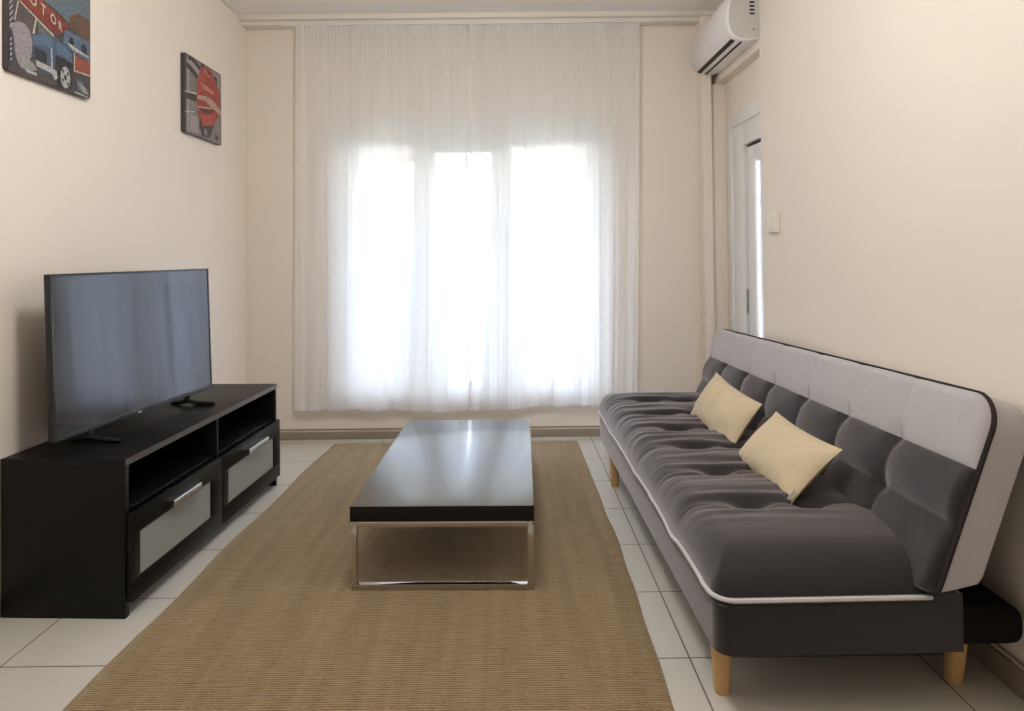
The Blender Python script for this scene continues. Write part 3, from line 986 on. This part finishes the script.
# ----------------------------------------------------------------- pictures
PAL = dict(ink=(66, 60, 60), slate=(96, 112, 124), brick=(100, 70, 54), redb=(138, 50, 34), taupe=(84, 74, 72), taupe2=(100, 94, 88), cream=(206, 194, 176),
           navy=(40, 44, 66), lilac=(158, 148, 154), lilac2=(150, 152, 146), blue=(62, 82, 108), blue2=(84, 108, 136), dark=(34, 36, 42), chrome=(190, 186, 184),
           blue3=(84, 104, 132), redb2=(158, 70, 56), gray=(132, 122, 122), dark2=(58, 50, 52), light=(172, 162, 166), light2=(150, 146, 144), white=(214, 206, 200),
           red=(176, 58, 52), red2=(190, 70, 60), pink=(216, 128, 106), dred=(92, 40, 40), rib=(190, 160, 140))
PM = {k: mat('print_' + k, srgb(*[c * .78 + 24 for c in v]), rough=0.4, var=0.85, vscale=130) for k, v in PAL.items()}
ART1 = [('ink', [(2.151, 2.226), (2.595, 2.228), (2.593, 1.806), (2.15, 1.81)]), ('slate', [(2.357, 2.224), (2.595, 2.22), (2.594, 2.039), (2.487, 2.061), (2.399, 2.093), (2.307, 2.109), (2.212, 2.126)]), ('brick', [(2.47, 2.094), (2.516, 2.126), (2.595, 2.123), (2.594, 2.035), (2.464, 2.057)]), ('redb', [(2.203, 2.081), (2.297, 2.112), (2.464, 2.061), (2.442, 2.027), (2.393, 2.002), (2.212, 2.061)]), ('taupe', [(2.212, 2.05), (2.292, 2.025), (2.277, 1.963), (2.198, 1.98)]), ('taupe2', [(2.302, 2.021), (2.393, 1.995), (2.306, 1.973)]), ('cream', [(2.212, 2.057), (2.218, 2.059), (2.383, 1.997), (2.388, 1.989), (2.377, 1.99)]), ('cream', [(2.292, 2.025), (2.299, 2.027), (2.287, 1.966), (2.277, 1.966)]), ('cream', [(2.208, 2.052), (2.214, 2.055), (2.198, 1.984), (2.192, 1.981)]), ('navy', [(2.163, 1.937), (2.189, 1.933), (2.189, 1.831), (2.163, 1.83)]), ('lilac', [(2.176, 1.965), (2.212, 1.985), (2.244, 1.986), (2.268, 1.963), (2.277, 1.931), (2.272, 1.887), (2.258, 1.851), (2.23, 1.829), (2.207, 1.843), (2.194, 1.88), (2.189, 1.926)]), ('lilac2', [(2.221, 1.861), (2.277, 1.864), (2.301, 1.843), (2.258, 1.827), (2.221, 1.83)]), ('blue', [(2.272, 1.958), (2.326, 1.983), (2.383, 1.988), (2.442, 1.981), (2.487, 1.961), (2.486, 1.834), (2.409, 1.836), (2.306, 1.844), (2.282, 1.89)]), ('blue2', [(2.277, 1.956), (2.336, 1.983), (2.383, 1.984), (2.382, 1.94), (2.331, 1.938), (2.282, 1.929)]), ('blue2', [(2.398, 1.974), (2.442, 1.974), (2.481, 1.952), (2.481, 1.925), (2.42, 1.933), (2.398, 1.937)]), ('dark', [(2.282, 1.919), (2.346, 1.921), (2.346, 1.877), (2.291, 1.879)]), ('dark', [(2.393, 1.925), (2.486, 1.919), (2.486, 1.819), (2.409, 1.814), (2.388, 1.86)]), ('chrome', [(2.291, 1.876), (2.356, 1.873), (2.398, 1.867), (2.403, 1.839), (2.387, 1.831), (2.377, 1.85), (2.296, 1.856)]), ('chrome', [(2.367, 1.942), (2.375, 1.941), (2.377, 1.872), (2.369, 1.873)]), ('chrome', [(2.244, 1.83), (2.296, 1.831), (2.296, 1.82), (2.248, 1.821)]), ('blue3', [(2.442, 2.034), (2.464, 2.038), (2.594, 2.035), (2.594, 1.954), (2.487, 1.965), (2.431, 1.985)]), ('dark', [(2.47, 2.017), (2.487, 2.019), (2.493, 2.002), (2.487, 1.984), (2.47, 1.983), (2.464, 2.0)]), ('dark', [(2.539, 2.013), (2.557, 2.015), (2.57, 1.999), (2.569, 1.975), (2.545, 1.975), (2.533, 1.991)]), ('chrome', [(2.453, 1.992), (2.464, 1.992), (2.582, 1.975), (2.575, 1.969), (2.487, 1.973)]), ('redb2', [(2.498, 1.957), (2.594, 1.954), (2.594, 1.906), (2.498, 1.899)]), ('cream', [(2.492, 1.897), (2.594, 1.904), (2.594, 1.898), (2.492, 1.892)]), ('cream', [(2.492, 1.963), (2.498, 1.965), (2.498, 1.895), (2.492, 1.893)]), ('blue3', [(2.504, 1.866), (2.545, 1.865), (2.557, 1.829), (2.515, 1.826)]), ('lilac2', [(2.515, 1.853), (2.557, 1.849), (2.581, 1.823), (2.545, 1.822)]), ('chrome', [(2.498, 1.818), (2.587, 1.812), (2.581, 1.807), (2.498, 1.812)]), ('dark', [(2.479, 1.858), (2.475, 1.837), (2.466, 1.82), (2.452, 1.81), (2.436, 1.809), (2.423, 1.817), (2.414, 1.833), (2.41, 1.853), (2.414, 1.873), (2.423, 1.89), (2.437, 1.901), (2.452, 1.902), (2.466, 1.894), (2.475, 1.878)]), ('chrome', [(2.471, 1.857), (2.468, 1.839), (2.461, 1.824), (2.45, 1.816), (2.438, 1.815), (2.428, 1.822), (2.42, 1.836), (2.418, 1.853), (2.421, 1.871), (2.428, 1.886), (2.438, 1.895), (2.45, 1.896), (2.461, 1.889), (2.468, 1.875)]), ('dark', [(2.452, 1.856), (2.451, 1.851), (2.449, 1.847), (2.446, 1.844), (2.442, 1.844), (2.439, 1.846), (2.437, 1.85), (2.436, 1.855), (2.437, 1.86), (2.439, 1.864), (2.442, 1.866), (2.446, 1.866), (2.449, 1.865), (2.451, 1.861)]), ('dark', [(2.435, 1.876), (2.435, 1.873), (2.434, 1.87), (2.432, 1.869), (2.429, 1.869), (2.427, 1.87), (2.426, 1.872), (2.426, 1.876), (2.426, 1.879), (2.427, 1.882), (2.429, 1.883), (2.432, 1.883), (2.434, 1.882), (2.435, 1.88)]), ('dark', [(2.463, 1.873), (2.463, 1.869), (2.461, 1.867), (2.459, 1.865), (2.457, 1.865), (2.455, 1.866), (2.454, 1.869), (2.453, 1.872), (2.454, 1.875), (2.455, 1.878), (2.457, 1.88), (2.459, 1.88), (2.461, 1.879), (2.463, 1.876)]), ('dark', [(2.435, 1.842), (2.435, 1.839), (2.433, 1.836), (2.431, 1.835), (2.429, 1.835), (2.427, 1.836), (2.426, 1.839), (2.425, 1.842), (2.426, 1.845), (2.427, 1.848), (2.429, 1.849), (2.431, 1.85), (2.433, 1.848), (2.435, 1.846)]), ('dark', [(2.463, 1.835), (2.462, 1.831), (2.461, 1.829), (2.459, 1.827), (2.457, 1.827), (2.455, 1.828), (2.453, 1.831), (2.453, 1.834), (2.453, 1.837), (2.455, 1.84), (2.457, 1.842), (2.459, 1.842), (2.461, 1.841), (2.462, 1.838)]), ('chrome', [(2.168, 2.053), (2.185, 2.074), (2.185, 2.067), (2.168, 2.045)]), ('chrome', [(2.168, 2.033), (2.185, 2.053), (2.185, 2.047), (2.168, 2.025)]), ('chrome', [(2.168, 2.013), (2.185, 2.033), (2.185, 2.026), (2.168, 2.004)]), ('chrome', [(2.168, 1.993), (2.185, 2.013), (2.185, 2.006), (2.168, 1.984)]), ('chrome', [(2.168, 1.972), (2.185, 1.992), (2.185, 1.986), (2.168, 1.964)]), ('chrome', [(2.168, 1.952), (2.185, 1.972), (2.185, 1.965), (2.168, 1.944)]), ('chrome', [(2.172, 1.913), (2.181, 1.92), (2.181, 1.913), (2.172, 1.903)]), ('chrome', [(2.172, 1.897), (2.181, 1.903), (2.181, 1.896), (2.172, 1.887)]), ('chrome', [(2.172, 1.88), (2.181, 1.886), (2.181, 1.879), (2.172, 1.87)]), ('chrome', [(2.172, 1.863), (2.181, 1.869), (2.181, 1.862), (2.172, 1.853)]), ('chrome', [(2.172, 1.846), (2.181, 1.852), (2.181, 1.846), (2.172, 1.836)])]
ART2 = [('gray', [(3.331, 2.234), (3.772, 2.235), (3.767, 1.818), (3.327, 1.827)]), ('dark2', [(3.331, 2.234), (3.367, 2.235), (3.363, 1.826), (3.327, 1.827)]), ('light', [(3.372, 2.211), (3.398, 2.211), (3.395, 1.829), (3.368, 1.827)]), ('dark2', [(3.383, 2.235), (3.436, 2.236), (3.526, 2.203), (3.514, 2.167), (3.393, 2.201)]), ('dark2', [(3.351, 2.184), (3.393, 2.191), (3.491, 2.155), (3.48, 2.13), (3.361, 2.166)]), ('light', [(3.393, 2.207), (3.415, 2.213), (3.514, 2.183), (3.502, 2.158), (3.393, 2.188)]), ('dark2', [(3.526, 2.23), (3.573, 2.233), (3.572, 2.216), (3.526, 2.208)]), ('light2', [(3.584, 2.225), (3.669, 2.227), (3.759, 2.223), (3.758, 2.142), (3.669, 2.165)]), ('dark2', [(3.682, 2.202), (3.72, 2.201), (3.719, 2.155), (3.681, 2.157)]), ('dark2', [(3.329, 2.028), (3.479, 2.044), (3.478, 2.006), (3.328, 1.997)]), ('white', [(3.339, 2.036), (3.479, 2.055), (3.479, 2.047), (3.339, 2.028)]), ('white', [(3.338, 1.93), (3.456, 1.95), (3.455, 1.945), (3.338, 1.924)]), ('light', [(3.401, 1.925), (3.489, 1.928), (3.499, 1.838), (3.4, 1.836)]), ('red', [(3.514, 2.2), (3.596, 2.234), (3.645, 2.226), (3.694, 2.183), (3.744, 2.127), (3.763, 2.062), (3.756, 2.002), (3.704, 1.951), (3.666, 1.909), (3.593, 1.889), (3.534, 1.888), (3.489, 1.939), (3.473, 2.016), (3.479, 2.103)]), ('red2', [(3.502, 2.164), (3.549, 2.182), (3.572, 2.15), (3.536, 2.086), (3.49, 2.041), (3.485, 2.105)]), ('red2', [(3.512, 1.949), (3.581, 1.948), (3.692, 1.988), (3.666, 1.926), (3.593, 1.9), (3.534, 1.905)]), ('pink', [(3.549, 2.204), (3.62, 2.202), (3.644, 2.181), (3.584, 2.181)]), ('pink', [(3.513, 2.123), (3.607, 2.12), (3.68, 2.105), (3.668, 2.091), (3.559, 2.097)]), ('dred', [(3.584, 2.209), (3.632, 2.211), (3.644, 2.192), (3.596, 2.19)]), ('dred', [(3.501, 1.979), (3.679, 2.011), (3.654, 1.98), (3.535, 1.962)]), ('rib', [(3.479, 2.044), (3.583, 2.064), (3.667, 2.057), (3.769, 2.017), (3.762, 1.992), (3.642, 2.017), (3.57, 2.034), (3.479, 2.025)]), ('rib', [(3.478, 1.985), (3.655, 2.014), (3.654, 2.006), (3.478, 1.977)]), ('dark2', [(3.534, 1.888), (3.678, 1.917), (3.628, 1.846), (3.58, 1.831)]), ('light2', [(3.557, 1.882), (3.592, 1.878), (3.592, 1.845), (3.568, 1.851)]), ('dark2', [(3.511, 1.938), (3.534, 1.894), (3.568, 1.829), (3.533, 1.834), (3.5, 1.893)]), ('dark2', [(3.69, 1.874), (3.728, 1.87), (3.728, 1.841), (3.69, 1.84)])]

def clip_poly(pts, y0, y1, z0, z1):
    def cut(ps, inside, cross):
        r = []
        for i in range(len(ps)):
            p, q = ps[i - 1], ps[i]
            a, c = inside(p), inside(q)
            if a != c:
                r.append(cross(p, q))
            if c:
                r.append(q)
        return r
    def lin(p, q, k, val):
        f = (val - p[k]) / (q[k] - p[k])
        return tuple(p[m] + (q[m] - p[m]) * f for m in (0, 1))
    for k, val, s in ((0, y0, 1), (0, y1, -1), (1, z0, 1), (1, z1, -1)):
        pts = cut(pts, lambda p: (p[k] - val) * s >= 0, lambda p, q: lin(p, q, k, val))
        if len(pts) < 3:
            return []
    return pts
def picture(label, y0, y1, z0, z1, art, letters=()):
    th = .020
    root = tag(empty('wall_picture', (XL, (y0 + y1) / 2, (z0 + z1) / 2)), label, 'picture')
    cy, cz = (y0 + y1) / 2, (z0 + z1) / 2
    b = nb()
    prism(b, sqloop(y1 - y0, z1 - z0, .012, 4), lambda u, v, t: Vector((t, u, v)), 0, th)
    obj('panel', b, PM['dark2'], root)
    keys = sorted({a[0] for a in art} | ({'cream'} if letters else set()))
    b = nb()
    m_ = .004
    for lay, (key, pts) in enumerate(art):
        ps = clip_poly(pts, y0 + m_, y1 - m_, z0 + m_, z1 - m_)
        if not ps:
            continue
        h = th + .0002 + .00006 * lay
        f = b.faces.new([b.verts.new((h, p[0] - cy, p[1] - cz)) for p in ps])
        f.material_index = keys.index(key)
    bmesh.ops.triangulate(b, faces=b.faces[:])
    for ch, ly, lz, sz_, sk in letters:
        cu = bpy.data.curves.new('t', 'FONT'); cu.body = ch; cu.size = sz_; cu.align_x = 'CENTER'
        cu.align_y = 'CENTER'; cu.offset = .0012
        to = bpy.data.objects.new('t', cu)
        me = bpy.data.meshes.new_from_object(to)
        h = th + .0002 + .00006 * (len(art) + 2)
        vs = [b.verts.new((h, ly + v.co.x * .8 - cy, lz + v.co.y + v.co.x * sk - cz)) for v in me.vertices]
        for p in me.polygons:
            try:
                f = b.faces.new([vs[i] for i in p.vertices]); f.material_index = keys.index('cream')
            except ValueError:
                pass
        bpy.data.objects.remove(to); bpy.data.curves.remove(cu); bpy.data.meshes.remove(me)
    for f in b.faces:
        if f.normal.x < 0:
            f.normal_flip()
    me = bpy.data.meshes.new('print'); b.to_mesh(me); b.free()
    for k in keys:
        me.materials.append(PM[k])
    link(bpy.data.objects.new('print', me), root)
    return root
picture('street scene print with a blue vintage car, nearer the camera on left wall', 2.166, 2.593, 1.806, 2.226, ART1,
        [('M', 2.245, 2.098, .062, -.25), ('O', 2.277, 2.082, .056, -.25), ('T', 2.327, 2.066, .052, -.25), ('O', 2.378, 2.050, .048, -.25), ('R', 2.414, 2.038, .04, -.25)])
picture('grey and red abstract print beside the far corner on left wall', 3.345, 3.772, 1.822, 2.235, ART2)

# -------------------------------------------------------------------- light
wd = bpy.data.worlds.new('World'); S.world = wd
wd.use_nodes = True
nt = wd.node_tree
bg = nt.nodes['Background']
sky = nt.nodes.new('ShaderNodeTexSky')
sky.sky_type = 'NISHITA'
sky.sun_disc = False
sky.sun_elevation = math.radians(48)
sky.sun_rotation = math.radians(150)
sky.air_density = 1.0; sky.dust_density = 2.0
mx = nt.nodes.new('ShaderNodeMix'); mx.data_type = 'RGBA'
mx.inputs['Factor'].default_value = 0.72
nt.links.new(sky.outputs['Color'], mx.inputs['A'])
mx.inputs['B'].default_value = (1.86, 1.97, 2.16, 1)
nt.links.new(mx.outputs['Result'], bg.inputs['Color'])
bg.inputs['Strength'].default_value = 0.68
def portal(loc, rot, sx, sy):
    l = bpy.data.lights.new('daylight_portal', 'AREA')
    l.shape = 'RECTANGLE'; l.size = sx; l.size_y = sy
    l.cycles.is_portal = True
    o = bpy.data.objects.new('daylight_portal', l)
    o.location = loc; o.rotation_euler = rot
    link(o)
portal(((OX0 + OX1) / 2, YB + T - .01, (OZ0 + OZ1) / 2), (math.radians(-90), 0, 0), OX1 - OX0, OZ1 - OZ0)
portal((XN + .19, 3.62, .95), (0, math.radians(90), 0), 1.9, .8)
sl = bpy.data.lights.new('sun', 'SUN'); sl.energy = 1.4; sl.angle = math.radians(.6); sl.color = (1, .94, .84)
so_ = bpy.data.objects.new('sun', sl); link(so_)
so_.rotation_euler = (math.radians(42), 0, math.radians(25))

pl = bpy.data.lights.new('added_fill_light', 'POINT'); pl.energy = 9.0; pl.shadow_soft_size = .2; pl.color = (1, .99, .97)  # added fill light that lifts the wall brightness beyond daylight; no lamp fixture
po = bpy.data.objects.new('added_fill_light', pl); link(po); po.location = (-.17, 1.65, 2.36)
# ------------------------------------------------------------------- camera
f, Hc, pit, yaw, rol, pcy = 650.0, 1.17, .0131, .0039, -.0112, 246.1
cam = bpy.data.cameras.new('camera')
cam.sensor_fit = 'HORIZONTAL'; cam.sensor_width = 36
cam.lens = f / 1024 * 36
cam.shift_y = -(355.5 - pcy) / 1024
cam.clip_start = .02; cam.clip_end = 3000
co = bpy.data.objects.new('camera', cam); link(co)
Ryaw = Matrix.Rotation(-yaw, 3, 'Z')
Rp = Matrix.Rotation(pit, 3, 'X')
fw = Ryaw @ Rp @ Vector((0, 1, 0)); upv = Ryaw @ Rp @ Vector((0, 0, 1)); rt = Ryaw @ Vector((1, 0, 0))
r2 = rt * math.cos(rol) + upv * math.sin(rol)
u2 = -rt * math.sin(rol) + upv * math.cos(rol)
R = Matrix((r2, u2, -fw)).transposed().to_4x4()
co.matrix_world = Matrix.Translation((0, 0, Hc)) @ R
S.camera = co

S.view_settings.view_transform = 'Standard'
S.view_settings.look = 'None'
S.view_settings.gamma = 1.0
S.view_settings.use_curve_mapping = False
S.view_settings.exposure = EXPO
S.cycles.use_denoising = True
S.cycles.max_bounces = 10
S.cycles.diffuse_bounces = 6
S.cycles.transparent_max_bounces = 12
S.cycles.sample_clamp_indirect = 8
